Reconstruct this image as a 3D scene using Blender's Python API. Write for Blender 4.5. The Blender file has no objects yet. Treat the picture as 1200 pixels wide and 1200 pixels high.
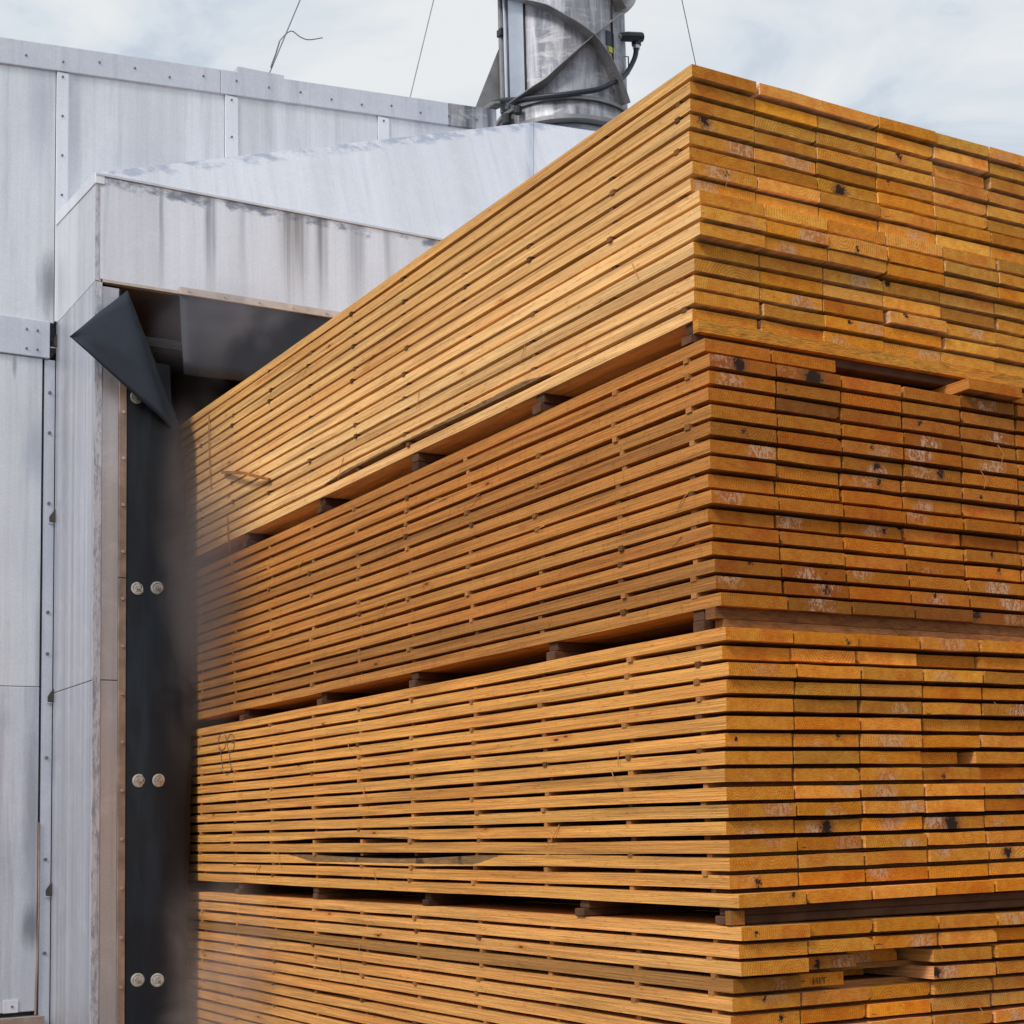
import bpy, bmesh, math, random
from mathutils import Vector, Matrix
random.seed(7)
S = bpy.context.scene
C = S.collection
R = random.Random(11)
EYE = 1.75                                   # camera height above the yard

# ------------------------------------------------------------------ camera
cam_d = bpy.data.cameras.new('camera'); cam = bpy.data.objects.new('camera', cam_d); C.objects.link(cam)
yaw, pitch, roll = 0.5274620857511823, 0.11208719664844977, -0.022625339539379508
f0 = Vector((math.sin(yaw), math.cos(yaw), 0)); r0 = Vector((math.cos(yaw), -math.sin(yaw), 0)); u0 = Vector((0, 0, 1))
fw = math.cos(pitch)*f0 + math.sin(pitch)*u0; uu = -math.sin(pitch)*f0 + math.cos(pitch)*u0
rr = math.cos(roll)*r0 + math.sin(roll)*uu; up = -math.sin(roll)*r0 + math.cos(roll)*uu
M = Matrix((rr, up, -fw)).transposed().to_4x4()
M.translation = Vector((-2.775041, -3.458287, EYE))
cam.matrix_world = M
cam_d.sensor_fit = 'HORIZONTAL'; cam_d.sensor_width = 36; cam_d.lens = 1842.33/1200*36
cam_d.shift_x = (600-579.875)/1200; cam_d.shift_y = (766.055-600)/1200
cam_d.clip_start = .05; cam_d.clip_end = 2000
S.camera = cam

# ------------------------------------------------------------------ light and sky
S.view_settings.view_transform = 'Standard'; S.view_settings.look = 'None'
S.view_settings.exposure = 0.22; S.view_settings.gamma = 1; S.view_settings.use_curve_mapping = False
S.cycles.max_bounces = 8; S.cycles.diffuse_bounces = 2; S.cycles.volume_bounces = 1
S.cycles.volume_step_rate = 1.0; S.cycles.use_denoising = True
SUN_EL, SUN_AZ = math.radians(42), math.radians(247)    # azimuth of the sun, clockwise from +Y
W = bpy.data.worlds.new('World'); S.world = W; W.use_nodes = True
wt = W.node_tree; wt.nodes.clear()
def wn(t, **k):
    n = wt.nodes.new(t)
    for a, b in k.items(): setattr(n, a, b)
    return n
wo = wn('ShaderNodeOutputWorld'); bg = wn('ShaderNodeBackground'); bg.inputs['Strength'].default_value = .1
sky = wn('ShaderNodeTexSky', sky_type='NISHITA', sun_disc=False); sky.sun_elevation = SUN_EL; sky.sun_rotation = SUN_AZ
tc = wn('ShaderNodeTexCoord'); mp = wn('ShaderNodeMapping'); mp.inputs['Scale'].default_value = (1, 1, 2.2)
n1 = wn('ShaderNodeTexNoise'); n1.inputs['Scale'].default_value = 5.5; n1.inputs['Detail'].default_value = 7; n1.inputs['Roughness'].default_value = .55; n1.inputs['Distortion'].default_value = .5
cr = wn('ShaderNodeValToRGB')
e = cr.color_ramp; e.elements[0].position = .37; e.elements[0].color = (4.4, 5.1, 6.0, 1); e.elements[1].position = .62; e.elements[1].color = (7.4, 7.55, 7.6, 1)
x = e.elements.new(.48); x.color = (6.2, 6.7, 7.2, 1)
mx = wn('ShaderNodeMix', data_type='RGBA'); mx.inputs[0].default_value = .93
L = wt.links.new
L(tc.outputs['Generated'], mp.inputs[0]); L(mp.outputs[0], n1.inputs['Vector']); L(n1.outputs['Fac'], cr.inputs[0])
L(sky.outputs[0], mx.inputs[6]); L(cr.outputs[0], mx.inputs[7]); L(mx.outputs[2], bg.inputs[0]); L(bg.outputs[0], wo.inputs[0])
sd = bpy.data.lights.new('sun', 'SUN'); sd.energy = 2.0; sd.angle = math.radians(13); sd.color = (1, .96, .9)
so = bpy.data.objects.new('sun', sd); C.objects.link(so)
sdir = Vector((math.sin(SUN_AZ)*math.cos(SUN_EL), math.cos(SUN_AZ)*math.cos(SUN_EL), math.sin(SUN_EL)))
so.rotation_euler = sdir.to_track_quat('Z', 'Y').to_euler(); so.location = (-6, -4, 9)

# ------------------------------------------------------------------ object helpers
def tag(o, label=None, cat=None, group=None, kind=None):
    for k, v in (('label', label), ('category', cat), ('group', group), ('kind', kind)):
        if v: o[k] = v
    return o
def empty(name, loc=(0, 0, 0), rot=(0, 0, 0), **k):
    o = bpy.data.objects.new(name, None); C.objects.link(o); o.location = loc; o.rotation_euler = rot
    o.empty_display_size = .1
    return tag(o, **k)
class MB:
    def __init__(s): s.v = []; s.f = []; s.m = []
    def face(s, pts, m=0):
        b = len(s.v); s.v += [tuple(p) for p in pts]; s.f.append(tuple(range(b, b+len(pts)))); s.m.append(m); return s
    def box(s, x0, x1, y0, y1, z0, z1, m=0):
        b = len(s.v)
        s.v += [(x, y, z) for z in (z0, z1) for y in (y0, y1) for x in (x0, x1)]
        for f in ((0, 2, 3, 1), (4, 5, 7, 6), (0, 1, 5, 4), (2, 6, 7, 3), (0, 4, 6, 2), (1, 3, 7, 5)):
            s.f.append(tuple(b+i for i in f)); s.m.append(m)
        return s
    def prism(s, poly, off, m=0):                    # planar polygon thickened by a vector
        n = len(poly); b = len(s.v); o = Vector(off)
        s.v += [tuple(p) for p in poly] + [tuple(Vector(p)+o) for p in poly]
        s.f.append(tuple(range(b, b+n))); s.f.append(tuple(range(b+2*n-1, b+n-1, -1))); s.m += [m, m]
        for i in range(n):
            j = (i+1) % n; s.f.append((b+i, b+n+i, b+n+j, b+j)); s.m.append(m)
        return s
    def tube(s, pts, r, n=8, m=0, cap=True):
        pts = [Vector(p) for p in pts]; b = len(s.v); k = len(pts)
        rad = r if isinstance(r, (list, tuple)) else [r]*k
        t0 = (pts[1]-pts[0]).normalized(); a = t0.orthogonal().normalized()
        for i, p in enumerate(pts):
            t = (pts[min(i+1, k-1)]-pts[max(i-1, 0)]).normalized(); a = (a - t*a.dot(t)).normalized(); c = t.cross(a)
            s.v += [tuple(p+(a*math.cos(q)+c*math.sin(q))*rad[i]) for q in (2*math.pi*j/n for j in range(n))]
        for i in range(k-1):
            for j in range(n):
                q = (j+1) % n; s.f.append((b+i*n+j, b+i*n+q, b+(i+1)*n+q, b+(i+1)*n+j)); s.m.append(m)
        if cap: s.f.append(tuple(range(b+n-1, b-1, -1))); s.f.append(tuple(range(b+(k-1)*n, b+k*n))); s.m += [m, m]
        return s
    def lathe(s, prof, cx, cy, n=64, m=0, a0=0, a1=2*math.pi):
        b = len(s.v); k = len(prof); full = abs(a1-a0-2*math.pi) < 1e-6; w = n if full else n+1
        for (r, z) in prof:
            s.v += [(cx+r*math.cos(a0+(a1-a0)*j/n), cy+r*math.sin(a0+(a1-a0)*j/n), z) for j in range(w)]
        for i in range(k-1):
            for j in range(n):
                q = (j+1) % w; s.f.append((b+i*w+j, b+i*w+q, b+(i+1)*w+q, b+(i+1)*w+j)); s.m.append(m)
        return s
    def mesh(s, name, mats):
        me = bpy.data.meshes.new(name); me.from_pydata(s.v, [], s.f)
        for m in (mats if isinstance(mats, (list, tuple)) else [mats]): me.materials.append(m)
        for p, i in zip(me.polygons, s.m): p.material_index = i
        bm = bmesh.new(); bm.from_mesh(me); bmesh.ops.remove_doubles(bm, verts=bm.verts, dist=1e-6)
        bmesh.ops.recalc_face_normals(bm, faces=bm.faces); bm.to_mesh(me); bm.free()
        return me
    def build(s, name, mats, parent=None, smooth=False, bevel=0, **k):
        me = s.mesh(name, mats); o = bpy.data.objects.new(name, me); C.objects.link(o); o.parent = parent
        if smooth:
            for p in me.polygons: p.use_smooth = True
        if bevel:
            b = o.modifiers.new('b', 'BEVEL'); b.width = bevel; b.segments = 2; b.limit_method = 'ANGLE'
        return tag(o, **k)

# ------------------------------------------------------------------ materials
class NT:
    def __init__(s, name):
        s.mat = bpy.data.materials.new(name); s.mat.use_nodes = True; s.t = s.mat.node_tree
        s.b = s.t.nodes['Principled BSDF']; s.out = s.t.nodes['Material Output']
    def n(s, t, **k):
        q = s.t.nodes.new(t)
        for a, b in k.items(): setattr(q, a, b)
        return q
    def l(s, a, b): s.t.links.new(a, b)
    def val(s, sock, v):
        if isinstance(v, (int, float)): sock.default_value = v
        elif isinstance(v, tuple): sock.default_value = v if len(v) == 4 or sock.type == 'VECTOR' else v+(1,)
        else: s.l(v, sock)
    def math(s, op, a, b=0, c=0, clamp=False):
        q = s.n('ShaderNodeMath', operation=op, use_clamp=clamp); s.val(q.inputs[0], a); s.val(q.inputs[1], b); s.val(q.inputs[2], c); return q.outputs[0]
    def mix(s, f, a, b, bt='MIX'):
        q = s.n('ShaderNodeMix', data_type='RGBA', blend_type=bt); s.val(q.inputs[0], f); s.val(q.inputs[6], a); s.val(q.inputs[7], b); return q.outputs[2]
    def obj(s): return s.n('ShaderNodeTexCoord').outputs['Object']
    def xyz(s, v):
        q = s.n('ShaderNodeSeparateXYZ'); s.l(v, q.inputs[0]); return q.outputs
    def comb(s, x, y, z):
        q = s.n('ShaderNodeCombineXYZ'); s.val(q.inputs[0], x); s.val(q.inputs[1], y); s.val(q.inputs[2], z); return q.outputs[0]
    def scale(s, v, sc, off=(0, 0, 0)):
        q = s.n('ShaderNodeMapping'); s.l(v, q.inputs[0]); q.inputs['Scale'].default_value = sc; s.val(q.inputs['Location'], off); return q.outputs[0]
    def noise(s, v, sc=1, det=4, ro=.5, dist=0):
        q = s.n('ShaderNodeTexNoise'); s.l(v, q.inputs['Vector']); q.inputs['Scale'].default_value = sc
        q.inputs['Detail'].default_value = det; q.inputs['Roughness'].default_value = ro; q.inputs['Distortion'].default_value = dist; return q.outputs['Fac']
    def ramp(s, f, stops, interp='LINEAR'):
        q = s.n('ShaderNodeValToRGB'); s.l(f, q.inputs[0]); r = q.color_ramp; r.interpolation = interp
        while len(r.elements) < len(stops): r.elements.new(.5)
        for el, (p, c) in zip(r.elements, stops): el.position = p; el.color = ((c, c, c, 1) if isinstance(c, (int, float)) else c+(1,))
        return q.outputs[0]
    def attr(s, name):
        return s.n('ShaderNodeAttribute', attribute_type='OBJECT', attribute_name=name).outputs['Fac']
    def sm(s, v, a, b):                           # smooth step a..b -> 0..1
        q = s.n('ShaderNodeMapRange', interpolation_type='SMOOTHSTEP'); s.val(q.inputs[0], v); s.val(q.inputs[1], a); s.val(q.inputs[2], b); return q.outputs[0]
    def bump(s, h, st=.3, d=.01):
        q = s.n('ShaderNodeBump'); q.inputs['Strength'].default_value = st; q.inputs['Distance'].default_value = d; s.l(h, q.inputs['Height']); s.l(q.outputs[0], s.b.inputs['Normal'])
    def done(s, col, rough=.6, metal=0., spec=None):
        s.val(s.b.inputs['Base Color'], col); s.val(s.b.inputs['Roughness'], rough); s.val(s.b.inputs['Metallic'], metal)
        if spec is not None: s.b.inputs['Specular IOR Level'].default_value = spec
        return s.mat

def wood_side():
    m = NT('wood_long_grain'); o = m.obj(); seed = m.attr('seed'); tint = m.n('ShaderNodeObjectInfo').outputs['Color']
    so_ = m.comb(m.math('MULTIPLY', seed, 37.), m.math('MULTIPLY', seed, 91.), m.math('MULTIPLY', seed, 53.))
    v = m.n('ShaderNodeVectorMath', operation='ADD'); m.l(o, v.inputs[0]); m.l(so_, v.inputs[1]); v = v.outputs[0]
    g = m.noise(m.scale(v, (18, 1.3, 60)), 1, 6, .6, .6)
    g2 = m.noise(m.scale(v, (40, 3.5, 260)), 1, 3, .6)
    big = m.noise(m.scale(v, (3, .9, 5)), 1, 3, .5)
    f = m.ramp(g, [(.30, .60), (.5, .95), (.72, 1.20)])
    c = m.mix(1., tint, f, 'MULTIPLY')
    c = m.mix(1., c, m.ramp(g2, [(.3, .76), (.7, 1.14)]), 'MULTIPLY')
    c = m.mix(m.ramp(big, [(.45, 0.), (.75, .55)]), c, m.mix(1., c, (.92, .66, .46), 'MULTIPLY'))
    # saw marks across the edge
    sw = m.noise(m.scale(v, (2, 60, 6)), 1, 5, .85)
    c = m.mix(m.math('MULTIPLY', m.attr('saw'), m.ramp(sw, [(.55, 0.), (.66, 1.)])), c, m.mix(1., c, (.50, .38, .28), 'MULTIPLY'))
    # fuzzy torn grain
    tg = m.noise(m.scale(v, (20, 22, 90)), 1, 4, .7)
    c = m.mix(m.ramp(tg, [(.58, 0.), (.72, .7)]), c, m.mix(1., c, (.55, .36, .2), 'MULTIPLY'))
    # knots
    vo = m.n('ShaderNodeTexVoronoi'); m.l(m.scale(v, (2.6, 2.6, 9)), vo.inputs['Vector']); vo.inputs['Scale'].default_value = 1
    k = m.sm(vo.outputs['Distance'], .055, .028)
    halo = m.sm(vo.outputs['Distance'], .16, .05)
    c = m.mix(m.math('MULTIPLY', halo, .5), c, m.mix(1., c, (.8, .5, .3), 'MULTIPLY'))
    c = m.mix(m.math('MULTIPLY', k, .85), c, (.05, .022, .012))
    ba, bb = m.attr('bark_from'), m.attr('bark_to'); po = m.xyz(o)
    inside = m.math('MULTIPLY', m.sm(po[1], ba, m.math('ADD', ba, .25)), m.sm(po[1], bb, m.math('SUBTRACT', bb, .35)))
    bn = m.noise(m.scale(o, (40, 14, 60)), 1, 4, .7); wob = m.math('MULTIPLY', m.math('SUBTRACT', bn, .5), .010)
    bt, bh = m.attr('bark_top'), m.attr('bark_height')
    z1 = m.math('ADD', po[2], wob)
    upm = m.sm(m.math('SUBTRACT', m.math('SUBTRACT', .0367, m.math('MULTIPLY', inside, m.math('SUBTRACT', .0367, bh))), z1), .0015, -.0015)
    lom = m.sm(m.math('SUBTRACT', z1, m.math('SUBTRACT', m.math('MULTIPLY', inside, bh), .002)), .0015, -.0015)
    bk = m.math('MULTIPLY', m.sm(inside, .02, .08), m.math('ADD', m.math('MULTIPLY', bt, upm), m.math('MULTIPLY', m.math('SUBTRACT', 1., bt), lom)))
    bark = m.mix(bn, (.05, .020, .008), (.44, .24, .095)); bark = m.mix(m.math('MULTIPLY', m.sm(m.noise(m.scale(o, (4, 5, 4)), 1, 3), .58, .66), .9), bark, (.03, .015, .012))
    c = m.mix(bk, c, bark)
    # damp grey-brown stain streaks
    st = m.noise(m.scale(v, (5, 5, 40)), 1, 4, .6)
    c = m.mix(m.ramp(st, [(.60, 0.), (.72, .20)]), c, (.16, .085, .04))
    m.bump(m.math('ADD', g2, m.math('MULTIPLY', tg, .8)), .8, .004)
    return m.done(c, .72, 0, .25)

def wood_end():
    m = NT('wood_end_grain'); o = m.obj(); seed = m.attr('seed'); tint = m.n('ShaderNodeObjectInfo').outputs['Color']
    p = m.xyz(o)
    s1 = m.math('FRACT', m.math('MULTIPLY', seed, 7.13)); s2 = m.math('FRACT', m.math('MULTIPLY', seed, 13.7)); s3 = m.math('FRACT', m.math('MULTIPLY', seed, 29.3)); s4 = m.math('FRACT', m.math('MULTIPLY', seed, 3.31))
    px = m.math('SUBTRACT', p[0], m.math('ADD', m.math('MULTIPLY', s1, .16), .045))
    pz = m.math('SUBTRACT', p[2], m.math('SUBTRACT', m.math('MULTIPLY', s2, .13), .055))
    so_ = m.comb(m.math('MULTIPLY', seed, 37.), 0., m.math('MULTIPLY', seed, 53.))
    v = m.n('ShaderNodeVectorMath', operation='ADD'); m.l(o, v.inputs[0]); m.l(so_, v.inputs[1]); v = v.outputs[0]
    wob = m.noise(v, 14, 2, .5)
    d = m.math('SQRT', m.math('ADD', m.math('MULTIPLY', px, px), m.math('MULTIPLY', pz, pz)))
    d2 = m.math('ADD', d, m.math('MULTIPLY', wob, .016))
    fr = m.math('FRACT', m.math('MULTIPLY', d2, m.math('ADD', 95., m.math('MULTIPLY', s4, 60.))))
    ring = m.ramp(fr, [(0., 1.), (.5, 1.05), (.82, .60), (.95, .66), (1., 1.)])
    saw = m.noise(m.scale(v, (70, 1, 190)), 1, 4, .7)
    c = m.mix(1., tint, (.95, .79, .31), 'MULTIPLY')
    c = m.mix(m.attr('end_brown'), c, m.mix(1., c, (.78, .64, .42), 'MULTIPLY'))
    c = m.mix(m.math('ADD', .1, m.math('MULTIPLY', s3, .8)), c, m.mix(1., c, ring, 'MULTIPLY'))
    c = m.mix(1., c, m.ramp(saw, [(.25, .76), (.5, 1.), (.75, 1.22)]), 'MULTIPLY')
    bl = m.noise(v, 26, 4, .65)
    c = m.mix(m.ramp(bl, [(.42, 0.), (.62, .9)]), c, m.mix(1., c, (.88, .70, .52), 'MULTIPLY'))
    # reddish heartwood
    hw = m.math('MULTIPLY', m.sm(m.math('ADD', d, m.math('MULTIPLY', wob, .04)), .085, .055), m.sm(s4, .35, .7))
    c = m.mix(m.math('MULTIPLY', hw, .6), c, m.mix(1., c, (.86, .60, .46), 'MULTIPLY'))
    # fine saw scratches, diagonal
    rt = m.n('ShaderNodeMapping'); m.l(v, rt.inputs[0]); rt.inputs['Rotation'].default_value = (0, .9, 0); rt.inputs['Scale'].default_value = (30, 1, 300)
    c = m.mix(1., c, m.ramp(m.noise(rt.outputs[0], 1, 2, .5), [(.3, .86), (.7, 1.1)]), 'MULTIPLY')
    # resin: pale pinkish flakes
    fl = m.noise(m.scale(v, (1.25, 1, .8)), 42, 5, .62, 1.8)
    near = m.sm(m.math('ADD', d, m.math('MULTIPLY', bl, .07)), .105, .065)
    rm = m.math('MULTIPLY', m.math('MULTIPLY', m.sm(fl, .49, .525), near), m.attr('resin'))
    c = m.mix(m.math('MULTIPLY', rm, .85), c, (.80, .53, .34))
    nb = m.math('MULTIPLY', m.math('MULTIPLY', near, m.attr('resin')), .35)
    c = m.mix(nb, c, (.36, .16, .08))
    # knot: dark hollow at its own spot
    kx = m.math('SUBTRACT', p[0], m.attr('knot_x')); kz = m.math('SUBTRACT', p[2], m.attr('knot_z'))
    kd = m.math('SQRT', m.math('ADD', m.math('MULTIPLY', kx, kx), m.math('MULTIPLY', kz, kz)))
    kd = m.math('SUBTRACT', m.math('ADD', kd, m.math('MULTIPLY', m.noise(v, 75, 4, .7), .07)), .036)
    kr = m.attr('knot_r')
    c = m.mix(m.math('MULTIPLY', m.sm(kd, m.math('MULTIPLY', kr, 1.9), kr), .6), c, (.20, .07, .03))
    c = m.mix(m.sm(kd, kr, m.math('MULTIPLY', kr, .6)), c, (.032, .014, .008))
    # radial checks
    an = m.math('ARCTAN2', px, pz)
    ck = m.noise(m.comb(m.math('ADD', m.math('MULTIPLY', an, 7.), m.math('MULTIPLY', seed, 50.)), m.math('MULTIPLY', d, 6.), 0.), 1, 2, .5)
    lo = m.noise(m.scale(v, (12, 1, 12)), 1, 2)
    cm = m.math('MULTIPLY', m.math('MULTIPLY', m.sm(m.math('ABSOLUTE', m.math('SUBTRACT', ck, .5)), .006, .001), m.sm(lo, .55, .62)), .8)
    c = m.mix(cm, c, (.05, .02, .01))
    m.bump(m.math('ADD', saw, m.math('MULTIPLY', fl, .5)), .55, .002)
    return m.done(c, .75, 0, .2)

def wood_dark(name, a, b):
    m = NT(name); o = m.obj()
    g = m.noise(m.scale(o, (3, 60, 60)), 1, 5, .6); h = m.noise(o, 9, 3, .6)
    c = m.mix(g, a, b); c = m.mix(m.ramp(h, [(.4, 0.), (.7, .7)]), c, m.mix(1., c, (.4, .35, .35), 'MULTIPLY'))
    c = m.mix(1., c, m.n('ShaderNodeObjectInfo').outputs['Color'], 'MULTIPLY')
    m.bump(g, .5, .003); return m.done(c, .85, 0, .15)

def sheet(name, base, streak=.5, grime=.4, metal=.5, rough=.42, fine=1., warm=0., wscale=1., ymix=1., stains=(), ridge=False):
    m = NT(name); pos = m.n('ShaderNodeNewGeometry').outputs['Position']; p = m.xyz(pos)
    u = m.math('ADD', p[0], m.math('MULTIPLY', p[1], ymix)); wav = m.noise(pos, 1.2, 2)
    u = m.math('ADD', u, m.math('MULTIPLY', wav, .03)); v = m.comb(u, 0., p[2])
    s1 = m.noise(m.scale(v, (3.2*wscale, 1, .12)), 1, 5, .62)
    s2 = m.noise(m.scale(v, (30*fine, 1, .30)), 1, 4, .7)
    s3 = m.noise(m.scale(v, (9*wscale, 1, .45)), 1, 5, .65, .3)
    s4 = m.noise(m.scale(v, (16, 1, 1.6)), 1, 4, .7, .5)
    cl = m.noise(pos, 1.9, 5, .65); sp = m.noise(pos, 90, 3, .6); cl2 = m.noise(pos, 5.5, 5, .7, .5)
    dark = tuple(q*.58 for q in base)
    c = m.mix(m.math('MULTIPLY', m.ramp(s1, [(.40, 0.), (.64, 1.)]), streak), base, dark)
    c = m.mix(m.math('MULTIPLY', m.ramp(s2, [(.48, 0.), (.72, 1.)]), streak*.9), c, tuple(q*.70 for q in base))
    c = m.mix(m.math('MULTIPLY', m.ramp(s3, [(.53, 0.), (.68, 1.)]), grime), c, (.27, .28, .33))
    c = m.mix(m.math('MULTIPLY', m.ramp(s4, [(.56, 0.), (.70, 1.)]), grime*.6), c, (.34, .35, .40))
    c = m.mix(m.math('MULTIPLY', m.ramp(cl, [(.50, 0.), (.72, 1.)]), grime*.9), c, (.42, .45, .56))
    c = m.mix(m.math('MULTIPLY', m.ramp(cl2, [(.50, 0.), (.66, 1.)]), .16), c, (.95, .94, .95))
    if warm: c = m.mix(m.math('MULTIPLY', m.ramp(s1, [(.35, 1.), (.55, 0.)]), warm), c, (.40, .31, .24))
    for (x0, z0, rx, rz, st, col) in stains:
        dx = m.math('DIVIDE', m.math('SUBTRACT', p[0], x0), rx); dz = m.math('DIVIDE', m.math('SUBTRACT', p[2], z0+1.75), rz)
        d = m.math('SQRT', m.math('ADD', m.math('MULTIPLY', dx, dx), m.math('MULTIPLY', dz, dz)))
        d = m.math('ADD', d, m.math('MULTIPLY', m.math('SUBTRACT', s4, .5), .9))
        c = m.mix(m.math('MULTIPLY', m.sm(d, 1., .1), st), c, col)
    if ridge:
        ln = m.math('ADD', m.math('MULTIPLY', p[0], .381), 3.688+1.75)
        d = m.math('SUBTRACT', ln, p[2]); n = m.noise(m.scale(pos, (7, 7, 14)), 1, 4, .65)
        c = m.mix(m.math('MULTIPLY', m.sm(m.math('ADD', d, m.math('MULTIPLY', n, -.10)), .03, -.02), m.ramp(n, [(.45, 0.), (.58, .7)])), c, (.36, .42, .55))
        fx = m.math('ABSOLUTE', m.math('SUBTRACT', p[0], m.math('ADD', 2.12, m.math('MULTIPLY', m.math('SUBTRACT', p[2], 3.478+1.75), .318))))
        c = m.mix(m.math('MULTIPLY', m.sm(fx, .06, .0), m.ramp(s4, [(.3, .2), (.6, .75)])), c, (.40, .45, .58))
    c = m.mix(1., c, m.ramp(sp, [(.3, .94), (.7, 1.05)]), 'MULTIPLY')
    ro = m.math('ADD', rough-.10, m.math('MULTIPLY', s2, .25))
    wv = m.noise(m.scale(pos, (1.6, 1.6, .8)), 1, 2)
    m.bump(m.math('ADD', m.math('MULTIPLY', s2, .05), wv), .45, .04)
    return m, c, ro, metal

def simple(name, col, rough=.6, metal=0., var=.15, sc=8, spec=None, bump=0):
    m = NT(name); n = m.noise(m.obj(), sc, 5, .6)
    c = m.mix(1., col, m.ramp(n, [(.3, 1-var), (.7, 1+var)]), 'MULTIPLY')
    if bump: m.bump(n, bump, .01)
    return m.done(c, rough, metal, spec)

WS, WE = wood_side(), wood_end()
STK = wood_dark('sticker_wood', (.16, .075, .030), (.30, .155, .065))
BEAR = wood_dark('bearer_wood', (.075, .034, .019), (.17, .085, .048))
def fin(q, **k): m, c, r, me = q; return m.done(c, r, me)
DK = (.20, .20, .24)
ALU = fin(sheet('aluminium_wall_sheet', (.80, .81, .85), .38, .2, stains=((-.66, 2.15, .10, .28, .5, (.40, .44, .52)), (-.63, 1.0, .03, .8, .35, DK), (-.78, 2.62, .02, .10, .6, DK))))
ALU_UP = fin(sheet('aluminium_upper_sheet', (.83, .84, .88), .42, .24, fine=.8, stains=((-.585, 3.12, .10, .26, .75, DK), (-.65, 4.15, .10, .5, .35, (.36, .40, .52)), (-.45, 4.1, .05, .6, .45, (.36, .39, .48)), (.05, 3.9, .22, .5, .25, (.45, .45, .52)))))
ALU_LIGHT = fin(sheet('aluminium_batten', (.90, .90, .95), .2, .15))
ALU_BAND = fin(sheet('aluminium_flashing', (.68, .70, .77), .12, .25))
ALU_JAMB = fin(sheet('aluminium_jamb', (.66, .66, .72), .85, .30, wscale=3.2, fine=.6, metal=.6))  # strong streaks also paint the vertical reflections on the jamb side
ALU_WARM = fin(sheet('aluminium_jamb_front', (.55, .53, .56), .6, .25, wscale=2, warm=.2))
ALU_LOW = fin(sheet('aluminium_lower_sheet', (.74, .75, .82), .6, .5, stains=((-.66, .2, .07, .9, .55, DK), (-.66, -.45, .08, .16, .7, (.16, .17, .20)), (-.86, .5, .06, .5, .5, (.42, .38, .38)))))

def fascia_mat():                                  # canopy front with runs of dirt that start under the seam
    m, c, ro, me = sheet('aluminium_canopy_front', (.87, .88, .94), .36, .12)
    p = m.xyz(m.n('ShaderNodeNewGeometry').outputs['Position'])
    z = m.math('SUBTRACT', 3.467+EYE, p[2])
    for (x0, w, s, col) in ((-.20, .022, .9, (.30, .32, .37)), (.075, .045, .95, (.25, .27, .32)), (.26, .03, .45, (.36, .38, .45)), (.56, .12, .95, (.27, .245, .245)), (.73, .05, .95, (.30, .28, .29)), (.95, .08, .75, (.36, .36, .4)), (1.15, .04, .6, (.3, .3, .34)), (-.5, .02, .4, (.4, .42, .5))):
        wob = m.math('MULTIPLY', m.math('SUBTRACT', m.noise(m.comb(m.math('MULTIPLY', p[0], 6.), 0., m.math('MULTIPLY', p[2], 2.)), 1, 3), .5), .05)
        dx = m.math('ABSOLUTE', m.math('ADD', m.math('SUBTRACT', p[0], x0), wob))
        ln = m.noise(m.comb(m.math('MULTIPLY', p[0], 45.), 0., m.math('MULTIPLY', p[2], .8)), 1, 3)
        k = m.math('MULTIPLY', m.sm(dx, w, w*.2), m.math('MULTIPLY', m.ramp(ln, [(.3, .3), (.62, 1.)]), s))
        k = m.math('MULTIPLY', k, m.sm(z, .75, .05))
        c = m.mix(k, c, col)
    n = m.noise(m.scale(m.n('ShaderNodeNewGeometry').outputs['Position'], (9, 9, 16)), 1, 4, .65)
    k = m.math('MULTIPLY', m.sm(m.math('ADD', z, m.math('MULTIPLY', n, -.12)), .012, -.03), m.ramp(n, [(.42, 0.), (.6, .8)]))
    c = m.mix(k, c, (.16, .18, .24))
    return m.done(c, ro, me)
FASCIA = fascia_mat()
HOOD = fin(sheet('aluminium_hood_sheet', (.82, .83, .89), .25, .12, wscale=.9, ymix=-.15, ridge=True))

def stainless():
    m = NT('stainless_stack'); v = m.n('ShaderNodeNewGeometry').outputs['Position']
    a = m.noise(m.scale(v, (9, 9, 1.3)), 1, 5, .68, .6); b = m.noise(m.scale(v, (5, 5, 16)), 1, 5, .65, .8); cl = m.noise(v, 3.2, 5, .7, .5)
    c = m.mix(m.ramp(a, [(.38, 0.), (.62, 1.)]), (.15, .16, .19), (.50, .50, .54))
    c = m.mix(m.ramp(cl, [(.52, 0.), (.68, .5)]), c, (.32, .26, .22))
    c = m.mix(m.ramp(b, [(.50, 0.), (.66, .5)]), c, (.62, .61, .64))
    m.bump(cl, .25, .02)
    return m.done(c, m.math('ADD', .44, m.math('MULTIPLY', b, .25)), .6)
STEEL = stainless()
STEEL_FIN = simple('dull_steel_fin', (.24, .235, .24), .5, .55, .3, 5)
STEEL_LT = simple('pale_steel_door', (.50, .53, .60), .4, .7, .15, 3)
GALV = simple('rust_brown_rivet_strip', (.34, .24, .19), .5, .35, .35, 9, bump=.1)
GALV_T = simple('tarnished_header_strip', (.62, .52, .46), .5, .4, .25, 9, bump=.1)
SCREW = simple('screw_metal', (.20, .20, .23), .5, .6)
RIVET = simple('bright_rivet', (.55, .50, .47), .4, .7)
WASH = simple('washer_metal', (.50, .47, .43), .55, .3, .35, 40)
BLACKP = simple('black_plastic', (.016, .018, .022), .45)
CABLE = simple('black_cable', (.02, .024, .035), .5)
YEL = simple('yellow_sticker', (.70, .68, .05), .5)
NAVY = simple('dark_label', (.035, .045, .08), .5)
CONC = simple('concrete', (.28, .26, .24), .9, 0, .25, 12, bump=.5)
DARKIN = simple('sooty_kiln_lining', (.035, .028, .026), .8, 0, .5, 3, bump=.2)  # very dark brown base colour with noise variation
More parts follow.
